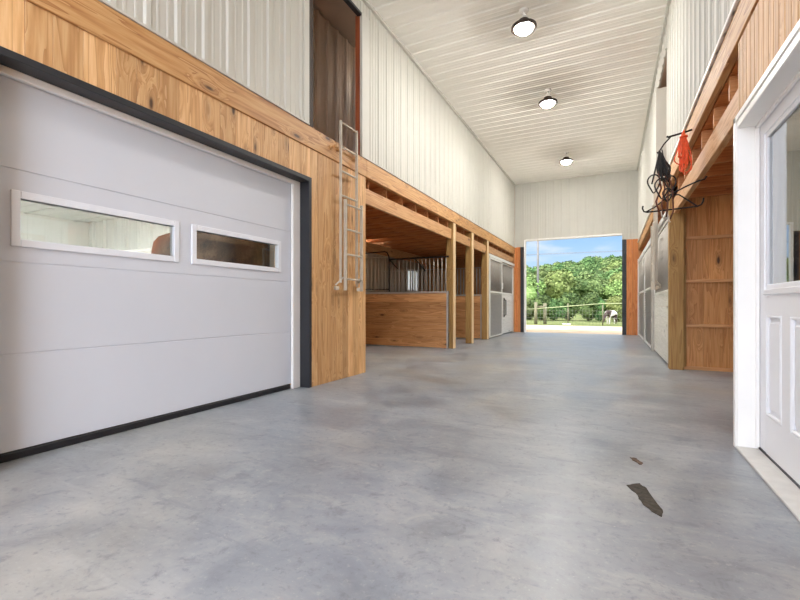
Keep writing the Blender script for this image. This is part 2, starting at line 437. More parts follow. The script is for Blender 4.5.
# ---- left timber wall around the garage door (opening Y 1.25..4.19, Z 0..2.51)
DY0, DY1, DZ = 1.25, 4.19, 2.51
bw = MB()
def vboards(mb, y0, y1, z0, z1, x0, x1, w, rnd=.25):
    y = y0
    while y < y1 - .02:
        ww = w * random.uniform(1 - rnd, 1 + rnd); e = min(y1, y + ww)
        if y1 - e < .05: e = y1
        mb.box(x0, x1, y + .0008, e - .0008, z0, z1, .0025); y = e
vboards(bw, DY1 + .04, 5.54, 0, ZF, LX - .03, LX - .004, .15)
vboards(bw, DY0 - .02, DY1 + .04, DZ + .05, ZF, LX - .03, LX - .004, .19)
vboards(bw, Y0, DY0 - .02, 0, ZF, LX - .03, LX - .004, .19)
struct(bw.build('wall_left_timber', W('honey', 'Z', knots=.95)), 'honey pine board wall around the white garage door', 'wall')
bk = MB()
bk.box(-3.9, LX - .03, DY1 + .06, 5.54, 0, 3.0); bk.box(-3.55, LX - .03, Y0, DY0 - .04, 0, 3.0); bk.box(-3.55, LX - .03, DY0 - .04, DY1 + .06, DZ + .06, 3.0)
bk.box(OUTL, -3.9, 5.42, 5.54, 0, 3.0)
struct(bk.build('wall_left_core', W('stall', 'X')), 'framing behind the pine boards', 'wall')

# fascia beams: one long timber on each side
def beam(name, mb, mat, label):
    return tag(mb.build(name, mat), label, 'beam')
def long_boards(mb, x0, x1, ys, z0, z1):
    for a, b in zip(ys, ys[1:]): mb.box(x0, x1, a + .001, b - .001, z0, z1, .005)
b = MB(); long_boards(b, LX - .06, LX + .012, (Y0, 1.0, 5.55, 9.9, 13.2, YE - .02), ZF, ZT)
beam('fascia_beam', b, W('fascia', 'Y', knots=.5), 'long honey fascia beam running under the left white steel wall')
b = MB(); long_boards(b, RX - .012, RX + .05, (Y0, 1.4, 6.1, 11.0, YE - .02), RF, RT)
beam('fascia_beam', b, W('fascia', 'Y', knots=.4), 'long honey fascia beam running under the right white steel wall')
b = MB(); long_boards(b, LX - .085, LX - .035, (5.56, 9.46), 2.54, 2.77); long_boards(b, LX - .085, LX - .035, (9.66, 10.95), 2.54, 2.77)
long_boards(b, LX - .085, LX - .035, (11.11, 12.49), 2.54, 2.77); long_boards(b, LX - .085, LX - .035, (12.67, YE - .04), 2.60, 2.80)
beam('lower_beam', b, W('beam', 'Y', knots=.6), 'lower pine beam between the left stall posts, below the fascia')
b = MB(); long_boards(b, RX + .06, RX + .12, (3.92, 7.88), 2.43, 2.655)
beam('lower_beam', b, W('beam', 'Y', knots=.3), 'lower pine beam over the open bay beside the white entry door')
b = MB(); long_boards(b, -6.24, -6.15, (5.56, 9.3, 12.55, YE - .05), 2.51, 2.778)
beam('rear_beam', b, W('beam', 'Y', knots=.5), 'pine beam along the back of the open left stall')

# joists and loft decks
nj = 0
for i in range(18):
    y = 5.75 + .6 * i
    if y > YE - .1: break
    o = MB().box(-7.0, LX - .09, y, y + .045, 2.78, 2.985, .004).build('floor_joist', W('joist', 'X', knots=.5, isl=.34), origin=(-5, y, 2.78))
    tag(o, 'overhead loft joist above the left stalls, %s one beyond the ladder wall' % ORD[i], 'joist', 'loft joists over the left stalls')
for i in range(7):
    y = 4.30 + .6 * i
    o = MB().box(RX + .055, 4.5, y, y + .045, 2.66, 2.85, .004).build('floor_joist', W('joist', 'X', knots=.4), origin=(2.4, y, 2.66))
    tag(o, 'overhead joist above the open right bay, %s one beyond the entry door wall' % ORD[i], 'joist', 'loft joists over the right bay')
struct(MB().box(-7.0, LX - .06, 5.54, YE, 3.0, 3.03).build('ceiling_stalls_left', W('orange', 'X')), 'plywood loft deck over the left stalls', 'ceiling')
struct(MB().box(RX + .06, OUTR, Y0, YE, 2.87, 2.9).build('ceiling_stalls_right', W('orange', 'X')), 'plywood loft deck over the right bay', 'ceiling')

# stall shell on the left
st = MB()
wy0, wy1, wz0, wz1 = 14.75, 15.85, 1.55, 2.40
fs = lambda u, v, h: (-7.0 + h, u, v)
st.sheet(5.54, wy0, 0, 3.0, fs, t=.05); st.sheet(wy1, YE, 0, 3.0, fs, t=.05); st.sheet(wy0, wy1, 0, wz0, fs, t=.05); st.sheet(wy0, wy1, wz1, 3.0, fs, t=.05)
struct(st.build('wall_stall_back', M['stall_steel']), 'tan ribbed steel back wall of the left stalls', 'wall')
wn = MB()
wn.box(-7.06, -6.96, wy0, wy0 + .05, wz0, wz1); wn.box(-7.06, -6.96, wy1 - .05, wy1, wz0, wz1); wn.box(-7.06, -6.96, wy0, wy1, wz1 - .05, wz1); wn.box(-7.06, -6.96, wy0, wy1, wz0, wz0 + .05)
wn.box(-7.05, -6.97, (wy0 + wy1) / 2 - .03, (wy0 + wy1) / 2 + .03, wz0, wz1)
w1 = struct(wn.build('window_1', M['trim_white']), 'small white stall window in the tan back wall', 'window')
MB().box(-7.02, -7.01, wy0 + .04, wy1 - .04, wz0 + .04, wz1 - .04).build('pane', M['frosted'], w1)
struct(MB().box(-9.7, -7.06, 5.47, 5.54, 0, ZC).build('wall_outer_step', M['steel_white']), 'outer wall where the stalls step back', 'wall')

# posts along the left stalls
for y, lab in ((9.48, 'treated timber post nearest the ladder, closing the board partition'), (10.95, 'treated timber post in the middle of three beside the stalls'), (12.50, 'treated timber post next to the white framed stall front')):
    t = thing('timber_post', (LX - .07, y + .08, 0), lab, 'post', 'treated posts along the left stalls')
    MB().box(LX - .17, LX - .006, y, y + .15, 0, ZF, .006).build('shaft', W('treated', 'Z', knots=.35), t)
    o = MB().box(LX - .006, LX + .010, y + .008, y + .152, 0, ZF - .002, .003).build('lit_face', W('pale', 'Z', knots=.2), t)  # aisle side of the post in a paler colour, as if lit
    tag(o, 'aisle face of the post, coloured paler as its lit side')

# board partitions with bars
def partition(y, x0, x1, zt, label, nb, hook):
    t = thing('stall_partition', ((x0 + x1) / 2, y, 0), label, 'stall partition', 'board and bar partitions between the left stalls')
    mb = MB(); z = .02
    while z < zt - .03:
        e = min(zt - .03, z + .178); mb.box(x0, x1, y - .02, y + .02, z, e - .002, .003); z = e
    mb.build('board_panel', W('stall', 'X', knots=.8), t)
    MB().box(x0, x1, y - .03, y + .03, zt - .03, zt + .012, .004).build('cap_rail', M['steel_grille'], t)
    MB().box(x1 - .04, x1, y - .035, y + .035, .0, zt + .01, .004).build('end_channel', M['steel_grille'], t)
    bars = MB(); x = x1 - .06
    while x > x0 + hook:
        bars.tube([(x, y, zt), (x, y, 2.10)], .0125, 6); x -= .1
    bars.build('bar_grille', M['steel_grille'], t)
    MB().bar((x0 + hook, y, 2.13), (x1, y, 2.13), .035 if nb else .016, .04 if nb else .016, .003).build('top_rail', M['black_metal'] if nb else M['steel_grille'], t)
    return t
pa = partition(9.38, -6.9, -3.38, 1.32, 'board partition with upright bars in front of the nearest left post', 1, 1.98)
g = MB()
pts = [(-5.62, 9.38, 1.40), (-5.62, 9.38, 2.30), (-5.60, 9.38, 2.325), (-5.05, 9.38, 2.33), (-4.98, 9.38, 2.31), (-4.93, 9.38, 2.2), (-4.92, 9.38, 2.1), (-4.92, 9.38, 1.34)]
g.tube(pts, .016, 8); g.tube([(-5.62, 9.38, 1.40), (-4.92, 9.38, 1.40)], .012, 6)
g.build('curved_bar_frame', M['black_metal'], pa)
g = MB()
for i in range(6): g.tube([(-5.52 + .1 * i, 9.38, 1.40), (-5.52 + .1 * i, 9.38, 2.20)], .014, 6)
g.tube([(-5.62, 9.38, 2.2), (-4.93, 9.38, 2.2)], .01, 6)
g.build('bar_grille', M['alu'], pa)
g = MB(); g.bar((-4.90, 9.36, 2.12), (-4.60, 9.2, 1.88), .022); g.build('brace', M['black_metal'], pa)
g = MB(); g.bar((-4.22, 9.36, 2.12), (-3.88, 9.2, 1.80), .022); g.build('brace', M['black_metal'], pa)
partition(12.58, -6.9, -3.48, 1.32, 'farther board partition with bars behind the third left post', 0, .1)

# stall fronts ------------------------------------------------------------
def grille(mb, face_x, y0, y1, z0, z1, step=.06, r=.008, hor=False):
    if hor:
        z = z0 + step / 2
        while z < z1: mb.bar((face_x, y0, z), (face_x, y1, z), r * 2, r * 2.6); z += step
    else:
        y = y0 + step / 2
        while y < y1: mb.tube([(face_x, y, z0), (face_x, y, z1)], r, 5); y += step
def frame(mb, x0, x1, y0, y1, z0, z1, w):
    mb.box(x0, x1, y0, y0 + w, z0, z1, .003); mb.box(x0, x1, y1 - w, y1, z0, z1, .003)
    mb.box(x0, x1, y0 + w, y1 - w, z0, z0 + w, .003); mb.box(x0, x1, y0 + w, y1 - w, z1 - w, z1, .003)
def sliding_door(parent, x0, x1, y0, y1, zb, zm, zt, fm, handle_y=None, back=1):
    xc = (x0 + x1) / 2
    mb = MB(); frame(mb, x0, x1, y0, y1, zb, zt, .05); mb.box(x0, x1, y0 + .05, y1 - .05, zm - .025, zm + .025, .003)
    d = mb.build('sliding_door', fm, parent)
    m = MB(); grille(m, xc, y0 + .05, y1 - .05, zm + .025, zt - .05, .075, .008); m.build('bar_grille', M['steel_grille'], d)
    m = MB()
    z = zb + .06
    while z < zm - .05:
        m.obox((xc, (y0 + y1) / 2, z), .05, y1 - y0 - .1, .006, Matrix.Rotation(.75, 3, 'Y')); z += .045
    m.box(xc + back * .022, xc + back * .026, y0 + .05, y1 - .05, zb + .05, zm - .025)
    m.build('louvre_panel', M['steel_grille'], d)
    return d
def board_front(parent, x0, x1, y0, y1, zt, zg, mat):
    xc = (x0 + x1) / 2
    m = MB(); z = .04
    while z < zt - .02:
        e = min(zt, z + .19); m.box(xc - .018, xc + .018, y0, y1, z, e - .003, .003); z = e
    m.build('board_panel', mat, parent)
    m = MB(); frame(m, x0, x1, y0, y1, zt, zg, .045); f = m.build('grille_frame', M['white_frame'], parent)
    m = MB(); grille(m, xc, y0 + .045, y1 - .045, zt + .045, zg - .045, .075, .008); m.build('bar_grille', M['steel_grille'], f)

t = thing('stall_enclosure', (LX - .06, 14.6, 0), 'white framed sliding stall front on the left beside the far opening', 'stall front')
MB().box(LX - .03, LX + .015, 12.72, 16.42, 2.47, 2.56, .004).build('track', M['white_frame'], t)
MB().box(LX - .09, LX - .03, 12.70, 12.77, 0, 2.5, .004).build('jamb', M['white_frame'], t)
MB().box(LX - .09, LX - .03, 16.37, 16.44, 0, 2.5, .004).build('jamb', M['white_frame'], t)
sliding_door(t, LX - .025, LX + .012, 12.80, 14.42, .03, 1.42, 2.46, M['white_frame'], back=-1)
board_front(t, LX - .085, LX - .04, 14.40, 16.36, 1.40, 2.46, W('white_board', 'Y', knots=.15, isl=.04))
MB().tube([(LX - .02, 14.86, 1.2), (LX + .03, 14.86, 1.18), (LX + .03, 14.86, .68), (LX - .02, 14.86, .66)], .018, 8).box(LX - .05, LX - .015, 14.83, 14.89, .6, 1.26, .003).build('handle', M['lamp_dark'], t)
MB().tube([(LX + .015, 14.3, 1.75), (LX + .05, 14.3, 1.74), (LX + .05, 14.3, 1.56), (LX + .015, 14.3, 1.55)], .012, 8).build('latch', M['trim_white'], t)

t = thing('stall_enclosure', (RX + .06, 12.4, 0), 'white and grey stall front along the right wall beyond the timber bay', 'stall front')
MB().box(RX - .012, RX + .035, 8.3, 16.42, 2.46, 2.55, .004).build('track', M['white_frame'], t)
MB().box(RX - .03, RX - .012, 16.34, 16.44, 0, 2.55, .004).build('jamb', M['trim_white'], t)
sliding_door(t, RX - .02, RX + .025, 13.42, 16.2, .03, 1.40, 2.45, M['white_frame'])
sliding_door(t, RX - .02, RX + .025, 10.98, 13.30, .03, 1.40, 2.45, M['white_frame'])
MB().box(RX - .03, RX + .1, 13.32, 13.40, 0, 2.46, .004).build('door_post', M['steel_grille'], t)
MB().box(RX - .03, RX + .1, 10.86, 10.96, 0, 2.46, .004).build('door_post', M['steel_grille'], t)
board_front(t, RX + .02, RX + .065, 8.12, 10.84, 1.22, 2.44, W('white_board', 'Y', knots=.15, isl=.04))
struct(MB().box(RX + 1.6, RX + 1.66, 8.4, YE, 0, 2.86).build('wall_stall_right', W('panel', 'Z')), 'timber wall inside the right stalls', 'wall')

# right bay: post and plywood side panel at Y = 8.2 --------------------------
t = thing('timber_post', (RX + .1, 8.0, 0), 'olive treated timber post at the mouth of the right bay', 'post')
MB().box(RX + .004, RX + .20, 7.90, 8.08, 0, RF, .006).build('shaft', W('treated', 'Z', knots=.3), t)
t = thing('stall_side_panel', (2.6, 8.1, 0), 'orange brown plank panel with rails closing the right bay', 'panel')
m = MB()
zs = (.0, .69, 1.38, 2.05, 2.84)
for a, c in zip(zs, zs[1:]):
    x = RX + .20
    while x < 4.5:
        w = random.uniform(.16, .34); e = min(4.55, x + w); m.box(x + .001, e - .001, 8.04, 8.075, a + .002, c - .002, .002); x = e
m.build('plank_panel', W('panel', 'Z', knots=.9, isl=.16), t)
for z in zs[1:4]: MB().box(RX + .20, 4.55, 7.985, 8.04, z - .025, z + .022, .004).build('rail', W('beam', 'X', knots=.3), t)
MB().box(RX + .20, 4.55, 7.985, 8.04, .0, .05, .004).build('rail', W('beam', 'X', knots=.3), t)
MB().box(RX + .20, RX + .235, 7.97, 8.04, .05, 2.84, .003).build('edge_batten', W('treated', 'Z', knots=.2), t)
struct(MB().box(4.5, 4.56, 3.8, 8.0, 0, 2.86).build('wall_bay_back', W('panel', 'Z')), 'plank back wall of the right bay', 'wall')

# right near wall with the entry door --------------------------------------
EY0, EY1 = 2.40, 3.79
bd = MB()
def beads(y0, y1, z0, z1):
    y = y0
    while y < y1 - .005:
        e = min(y1, y + .088); bd.box(RX, RX + .03, y + .001, e - .001, z0, z1, .006); y = e
beads(EY0 - .06, EY1, 2.31, RF); beads(Y0, EY0 - .06, 0, RF)
struct(bd.build('wall_right_timber', W('bead', 'Z', knots=.25, isl=.1)), 'narrow pine boards over the white entry door', 'wall')
struct(MB().box(RX + .03, RX + .16, EY0 - .06, EY1, 2.32, 2.86).box(RX + .03, RX + .16, Y0, EY0 - .08, 0, 2.86).box(RX + .16, 4.5, EY1 - .03, EY1, 0, 2.86)
       .build('wall_right_core', W('bead', 'Z', knots=.25, isl=.1)), 'framing behind the narrow pine boards', 'wall')
struct(MB().box(RX + .16, 4.5, .6, .66, 0, 2.86).box(3.0, 3.06, .66, EY1 - .03, 0, 2.86).build('wall_tack_room', W('bead', 'Z', knots=.25, isl=.1)), 'pine walls of the dim room behind the entry door', 'wall')
fm = MB()
XJ0, XJ1 = RX - .016, RX + .16
YJ = 3.74
fm.box(XJ0, XJ1, YJ, EY1 + .012, 0, 2.315, .005); fm.box(XJ0, XJ1, EY0 - .07, EY0, 0, 2.315, .005); fm.box(XJ0, XJ1, EY0, YJ, 2.235, 2.315, .005)
fm.box(XJ0 - .008, XJ0 + .01, YJ + .012, EY1 + .016, 0, 2.325, .003); fm.box(XJ0 - .008, XJ0 + .01, EY0 - .08, EY1 + .016, 2.285, 2.325, .003)
fm.box(RX + .085, RX + .105, YJ - .022, YJ + .002, .03, 2.237, .003); fm.box(RX + .085, RX + .105, EY0, YJ, 2.215, 2.237, .003)
df = struct(fm.build('door_2', M['trim_white']), 'white half-glazed entry door in its white frame at the right edge', 'door')
MB().box(RX - .025, RX + .20, EY0, YJ, 0, .018, .004).build('sill', M['sill_grey'], df)
X0, X1 = RX + .108, RX + .153       # the slab
SY1 = YJ - .006; SY0 = EY0 + .006
cols = [(SY1 - .135 - .295 - .43 * k, SY1 - .135 - .43 * k) for k in range(3)]
WY0, WY1 = cols[2][0], cols[0][1]
sl = MB()
sl.box(X0, X1, WY1, SY1, .03, 2.23, .003); sl.box(X0, X1, SY0, WY0, .03, 2.23, .003)
sl.box(X0, X1, WY0, WY1, .03, .28); sl.box(X0, X1, WY0, WY1, .94, 1.10); sl.box(X0, X1, WY0, WY1, 2.13, 2.23)
for k in range(2): sl.box(X0, X1, cols[k + 1][1], cols[k][0], .28, .94)
slab = sl.build('slab', M['door_white'], df)
for y0, y1 in cols:
    m = MB(); m.box(X0 + .018, X1, y0 - .005, y1 + .005, .275, .945)
    m.box(X0 + .004, X0 + .03, y0 + .045, y1 - .045, .325, .895, .012)
    for a, c, d, e in ((y0, y0 + .022, .28, .94), (y1 - .022, y1, .28, .94)): m.box(X0 - .004, X0 + .02, a, c, d, e, .008)
    m.box(X0 - .004, X0 + .02, y0 + .02, y1 - .02, .28, .302, .008); m.box(X0 - .004, X0 + .02, y0 + .02, y1 - .02, .918, .94, .008)
    m.build('raised_panel', M['door_white'], slab)
m = MB(); frame(m, X0 - .014, X0 + .004, WY0 - .02, WY1 + .02, 1.07, 2.155, .035); frame(m, X0 - .006, X0 + .012, WY0 + .01, WY1 - .01, 1.10, 2.125, .035)
wf = m.build('window_frame', M['door_white'], slab)
m = MB(); m.box(X0 + .008, X0 + .016, WY0, WY1, 1.10, 2.13); m.build('window_pane', M['glass_door'], slab)
m = MB(); m.tube([(X0, SY0 + .07, 1.0), (X0 - .06, SY0 + .07, 1.0)], .012); m.tube([(X0 - .06, SY0 + .07, 1.0), (X0 - .06, SY0 + .19, 1.0)], .01); m.build('handle', M['alu'], slab)
MB().box(X0 - .006, X1, SY0, SY1, .018, .03).build('sweep', M['dark_trim'], df)

# garage door -------------------------------------------------------------
GX = LX - .18
gt = MB()
gt.box(GX - .03, LX + .008, DY1 - .0, DY1 + .05, 0, DZ + .05, .003)                # far jamb return
gt.box(GX - .03, LX + .008, DY0 - .05, DY0, 0, DZ + .05, .003)
gt.box(GX - .03, LX + .008, DY0, DY1, DZ, DZ + .05, .003)
gd = struct(gt.build('door_1', M['dark_trim']), 'wide white sectional garage door set in a dark metal jamb', 'door')
gs = MB()
gs.box(GX + .012, GX + .05, DY1 - .13, DY1, .0, DZ, .004); gs.box(GX + .012, GX + .03, DY0, DY0 + .03, 0, DZ, .004); gs.box(GX + .012, GX + .05, DY0, DY1 - .13, DZ - .05, DZ, .004)
gs.build('stop_trim', M['trim_white'], gd)
cuts = [.055, .685, 1.285, 1.885, DZ - .005]
wins = ((1.42, 2.53), (2.75, 3.85)); gz0, gz1 = 1.435, 1.70
for i in range(4):
    a, c = cuts[i] + .003, cuts[i + 1] - .003
    m = MB()
    if i == 2:
        m.box(GX - .04, GX, DY0 + .01, DY1 - .02, a, gz0); m.box(GX - .04, GX, DY0 + .01, DY1 - .02, gz1, c)
        ys = [DY0 + .01] + [q for w in wins for q in w] + [DY1 - .02]
        for k in range(0, 6, 2): m.box(GX - .04, GX, ys[k], ys[k + 1], gz0, gz1)
    else: m.box(GX - .04, GX, DY0 + .01, DY1 - .02, a, c, .003)
    m.box(GX - .036, GX - .006, DY0 + .012, DY1 - .022, c - .001, c + .007)
    sec = m.build('door_section', M['garage_white'], gd)
    if i == 2:
        for y0, y1 in wins:
            m = MB(); frame(m, GX - .046, GX + .014, y0 - .045, y1 + .045, gz0 - .05, gz1 + .05, .05)
            fo = m.build('window_frame', M['frame_white'], sec)
            # the pane sits in the opening, a child of the same section
            MB().box(GX - .024, GX - .018, y0 - .002, y1 + .002, gz0 - .002, gz1 + .002).build('window_pane', M['glass'], sec)
MB().box(GX - .04, GX + .012, DY0 + .002, DY1 - .13, 0, .055, .008).build('bottom_seal', M['rubber'], gd)

# room behind the garage door
RZ = 2.68
gr = MB(); gr.sheet(Y0 + .1, 5.05, 0, RZ, lambda u, v, h: (-9.55 + h, u, v), major=.004, minor=.001)
struct(gr.build('wall_garage_back', M['steel_garage']), 'pale back wall seen through the garage door windows', 'wall')
gr = MB(); gr.sheet(-9.6, -3.6, 0, RZ, lambda u, v, h: (u, 5.05 - h, v), major=.05, period=.36)
struct(gr.build('wall_garage_side', M['steel_garage']), 'pale ribbed side wall seen through the garage door windows', 'wall')
gr = MB(); gr.sheet(Y0 + .1, 5.05, -9.6, -3.56, lambda u, v, h: (v, u, RZ - h), period=.8)
struct(gr.build('ceiling_garage', M['steel_garage']), 'white ribbed ceiling seen through the garage door windows', 'ceiling')
def tarp(name, x0, x1, y0, y1, h, mat):
    m = MB(); t = bmesh.new(); bmesh.ops.create_cube(t, size=1)
    bmesh.ops.subdivide_edges(t, edges=list(t.edges), cuts=12, use_grid_fill=True)
    for v in t.verts:
        p = v.co.copy()
        s = Vector((p.x * 2, p.y * 2, max(0, p.z * 2)))
        r = (abs(s.x) ** 9 + abs(s.y) ** 9 + abs(s.z) ** 9) ** (1 / 9); mx = max(abs(s.x), abs(s.y), abs(s.z), 1e-6)
        k = mx / max(r, 1e-6)
        q = Vector(((x0 + x1) / 2 + p.x * (x1 - x0) * k, (y0 + y1) / 2 + p.y * (y1 - y0) * k, (p.z * k + .5 if p.z > 0 else p.z + .5) * h))
        if q.z > .02: q += noise.noise_vector(q * 2.3) * .06; q.z = max(q.z, 0)
        v.co = q
    for f in t.faces: f.smooth = True
    m.take(t); return m.build(name, mat, origin=((x0 + x1) / 2, (y0 + y1) / 2, 0))
tp = NT('mottled_brown_cover'); tc = tp.n('ShaderNodeTexCoord')
n1 = tp.n('ShaderNodeTexNoise', Scale=3.2, Detail=7.0, Roughness=.7); tp.l(tc.outputs['Object'], n1.inputs['Vector'])
n2 = tp.n('ShaderNodeTexNoise', Scale=.9, Detail=2.0); tp.l(tc.outputs['Object'], n2.inputs['Vector'])
c = tp.ramp(n1.outputs[0], [(.35, lin(26, 22, 20)), (.52, lin(62, 48, 38)), (.68, lin(112, 92, 74))])
c = tp.mix(tp.maprange(n2.outputs[0], .5, .66, 0, .6), c, lin(128, 66, 28))
tp.l(c, tp.b.inputs['Base Color']); tp.b.inputs['Roughness'].default_value = .85; tp.bump(n1.outputs[0], .6, .03)
tag(tarp('covered_stack', -6.12, -4.32, 4.0, 4.95, 2.06, tp.m), 'tall stack under a mottled dark brown cover behind the garage door windows', 'covered stack')
t = thing('storage_chest', (-6.95, 4.6, 0), 'pale storage chest beside the dark cover behind the garage door', 'chest')
MB().box(-7.60, -6.30, 4.2, 4.98, 0, 1.82, .02).build('body', M['trim_white'], t)
MB().box(-7.62, -6.28, 4.18, 4.99, 1.822, 1.88, .02).build('lid', M['trim_white'], t)
t = thing('steel_post', (-4.16, 4.6, 0), 'slim grey steel post at the end of the dark covered stack', 'post')
MB().box(-4.22, -4.10, 4.5, 4.62, .02, RZ, .005).build('shaft', M['steel_grille'], t)
MB().box(-4.28, -4.04, 4.44, 4.68, 0, .02, .004).build('base_plate', M['steel_grille'], t)
t = thing('ceiling_light', (-6.4, 2.2, RZ), 'strip light on the garage room ceiling', 'lamp')
MB().box(-6.5, -6.3, 1.3, 3.1, RZ - .05, RZ + .005, .01).build('housing', M['trim_white'], t)
MB().box(-6.49, -6.31, 1.32, 3.08, RZ - .075, RZ - .05, .01).build('diffuser', M['lens_room'], t)

# loft-access ladders -----------------------------------------------------
def ladder(loc, label):
    """aluminium extension ladder hung flat on a wall that faces +X"""
    t = thing('extension_ladder', loc, label, 'ladder', 'aluminium ladders to the lofts')
    x, y, z = loc
    def rail(nm, yy, x0, x1, z0, z1, w):
        MB().box(x0, x1, yy - w / 2, yy + w / 2, z0, z1, .004).build(nm, M['alu'], t)
    rail('fly_rail', y + .00, x + .035, x + .075, z + .10, z + 2.27, .018)
    rail('fly_rail', y + .40, x + .035, x + .075, z + .10, z + 2.27, .018)
    rail('base_rail', y - .012 + .055, x + .08, x + .125, z + 0, z + 1.22, .028)
    rail('base_rail', y + .40 + .055, x + .08, x + .125, z + 0, z + 1.22, .028)
    for k in range(4):
        zz = z + 2.25 - .325 * k
        MB().tube([(x + .055, y, zz), (x + .055, y + .4, zz)], .014, 8).build('rung', M['alu'], t)
    for k in range(4):
        zz = z + 1.16 - .335 * k
        MB().tube([(x + .10, y + .043, zz), (x + .10, y + .455, zz)], .014, 8).build('rung', M['alu'], t)
    for yy, s in ((y + .02, -1), (y + .43, 1)):
        m = MB(); m.bar((x, yy + s * .06, z + .07), (x + .09, yy, z + .18), .03, .02, .003); m.bar((x + .0, yy + s * .06, z + .03), (x + .06, yy + s * .10, z + .03), .05, .05, .004)
        m.build('foot_bracket', M['alu'], t)
    for yy in (y - .02, y + .42):
        MB().box(x - .0, x + .04, yy - .02, yy + .04, z + 1.86, z + 1.91, .004).build('wall_clip', M['bead_clip'], t)
    return t
M['bead_clip'] = W('bead', 'Y', knots=.1)
lad = ladder((LX + .001, 4.79, 1.20), 'aluminium ladder hung on the honey board wall below the left loft opening')
lad2 = copy_tree(lad)
lad2.rotation_euler = (0, 0, PI); lad2.location = (RX - .012, 9.55, 1.3)
lad2['label'] = 'aluminium ladder hanging on the right beam beside the white stall front'
t = thing('mounting_peg', (LX + .03, 4.6, 3.05), 'small pale wooden peg on the left fascia beside the ladder', 'peg')
MB().lathe((LX + .012, 4.62, 3.06), [(.0, 0), (.03, 0), (.03, .012), (.018, .018), (.018, .07), (.03, .08), (.03, .11), (0, .115)], 12, Matrix.Rotation(PI / 2, 3, 'Y')).build('knob', M['bead_clip'], t)

# lamps -------------------------------------------------------------------
def lamp(y, label):
    c = Vector((-1.22, y, ZC))
    t = thing('ceiling_lamp', c, label, 'lamp', 'round high bay lamps down the ceiling')
    MB().lathe(c, [(0, -.03), (.07, -.03), (.075, -.02), (.075, .0)], 20).build('canopy', M['trim_white'], t)
    h = MB(); h.tube([c + Vector((0, 0, -.03)), c + Vector((0, 0, -.10))], .02, 10)
    h.tube([c + Vector((.05 * math.cos(a), 0, -.13 + .045 * math.sin(a))) for a in [PI * 2 * k / 16 for k in range(16)]], .010, 6, True)
    h.build('hook', M['trim_white'], t)
    MB().lathe(c, [(.148, -.285), (.152, -.27), (.185, -.292), (.194, -.28), (.188, -.25), (.12, -.215), (.085, -.19), (.08, -.16), (.05, -.15), (.0, -.15)], 36).build('housing', M['lamp_dark'], t)
    MB().lathe(c, [(0, -.365), (.05, -.359), (.095, -.339), (.128, -.31), (.146, -.28), (.146, -.265), (0, -.265)], 32).build('lens', M['lens'], t)
    return t
lamp(6.8, 'dark-rimmed round ceiling lamp, the largest and nearest of the row')
lamp(9.55, 'dark-rimmed round ceiling lamp in the middle of the visible row')
lamp(13.65, 'dark-rimmed round ceiling lamp nearest the far end wall')


def fill_lamp(x, y, z, lab):  # added lamps, kept out of view, that brighten stalls, lofts and right bay
    t = thing('fill_lamp', (x, y, z), lab, 'lamp', 'added fill lamps out of view')
    MB().lathe((x, y, z), [(0, -.03), (.09, -.03), (.09, 0), (0, 0)], 20).build('base', M['trim_white'], t)
    MB().lathe((x, y, z), [(0, -.16), (.05, -.15), (.075, -.11), (.075, -.03), (0, -.03)], 20).build('lamp_shade', M['lens_fill'], t)
M['lens_fill'] = emit('fill_lamp_globe', (1.0, .93, .82, 1), 95.0)
fill_lamp(-6.65, 7.0, 2.78, 'added unseen fill lamp under the joists at the back of the first left stall')
fill_lamp(-6.65, 10.3, 2.78, 'added unseen fill lamp under the joists behind the nearest partition')
fill_lamp(-3.7, 7.6, 5.54, 'added unseen fill lamp on the ceiling of the left loft')
fill_lamp(1.7, 8.7, 5.54, 'added unseen fill lamp on the ceiling of the right loft')
fill_lamp(4.2, 5.2, 2.66, 'added unseen fill lamp under the joists of the right bay')
# harness hooks and coils on the right fascia --------------------------------
RY = 5.6
def px(x, z, y=RY): return (x, y, z)
t = thing('harness_rack', (.62, RY, 2.05), 'dark iron harness rack with upturned hooks hanging at the right beam', 'harness rack')
MB().tube([(RX - .012, RY + .05, 2.93), (.70, RY + .02, 2.90), (.56, RY, 2.87), (.545, RY, 2.88)], .011, 8).build('arm', M['black_metal'], t)
MB().tube([(.59, RY, 2.875), (.52, RY, 2.80), (.46, RY, 2.70), (.455, RY, 2.72)], .008, 6).tube([(.50, RY, 2.74), (.54, RY, 2.5), (.56, RY, 2.24)], .007, 6).build('stem', M['black_metal'], t)
MB().tube([px(.315, 2.13), px(.31, 2.10), px(.325, 2.065), px(.36, 2.055), px(.62, 2.065), px(.83, 2.075), px(.865, 2.09), px(.88, 2.12), px(.885, 2.16)], .0085, 8).build('hook_bar', M['black_metal'], t)
MB().tube([px(.34, 2.057), px(.44, 2.11), px(.52, 2.18), px(.56, 2.225), px(.66, 2.22), px(.72, 2.17), px(.80, 2.10), px(.83, 2.076)], .0075, 8).build('hanger', M['black_metal'], t)
m = MB(); m.tube([px(.56, 2.22), px(.62, 2.25), px(.72, 2.30), px(.84, 2.34, RY - .05), px(.885, 2.345, RY - .05), px(.90, 2.37, RY - .05)], .0085, 8)
m.lathe(px(.90, 2.37, RY - .05), [(0, -.014), (.014, 0), (0, .014)], 10); m.build('hook_arm', M['black_metal'], t)
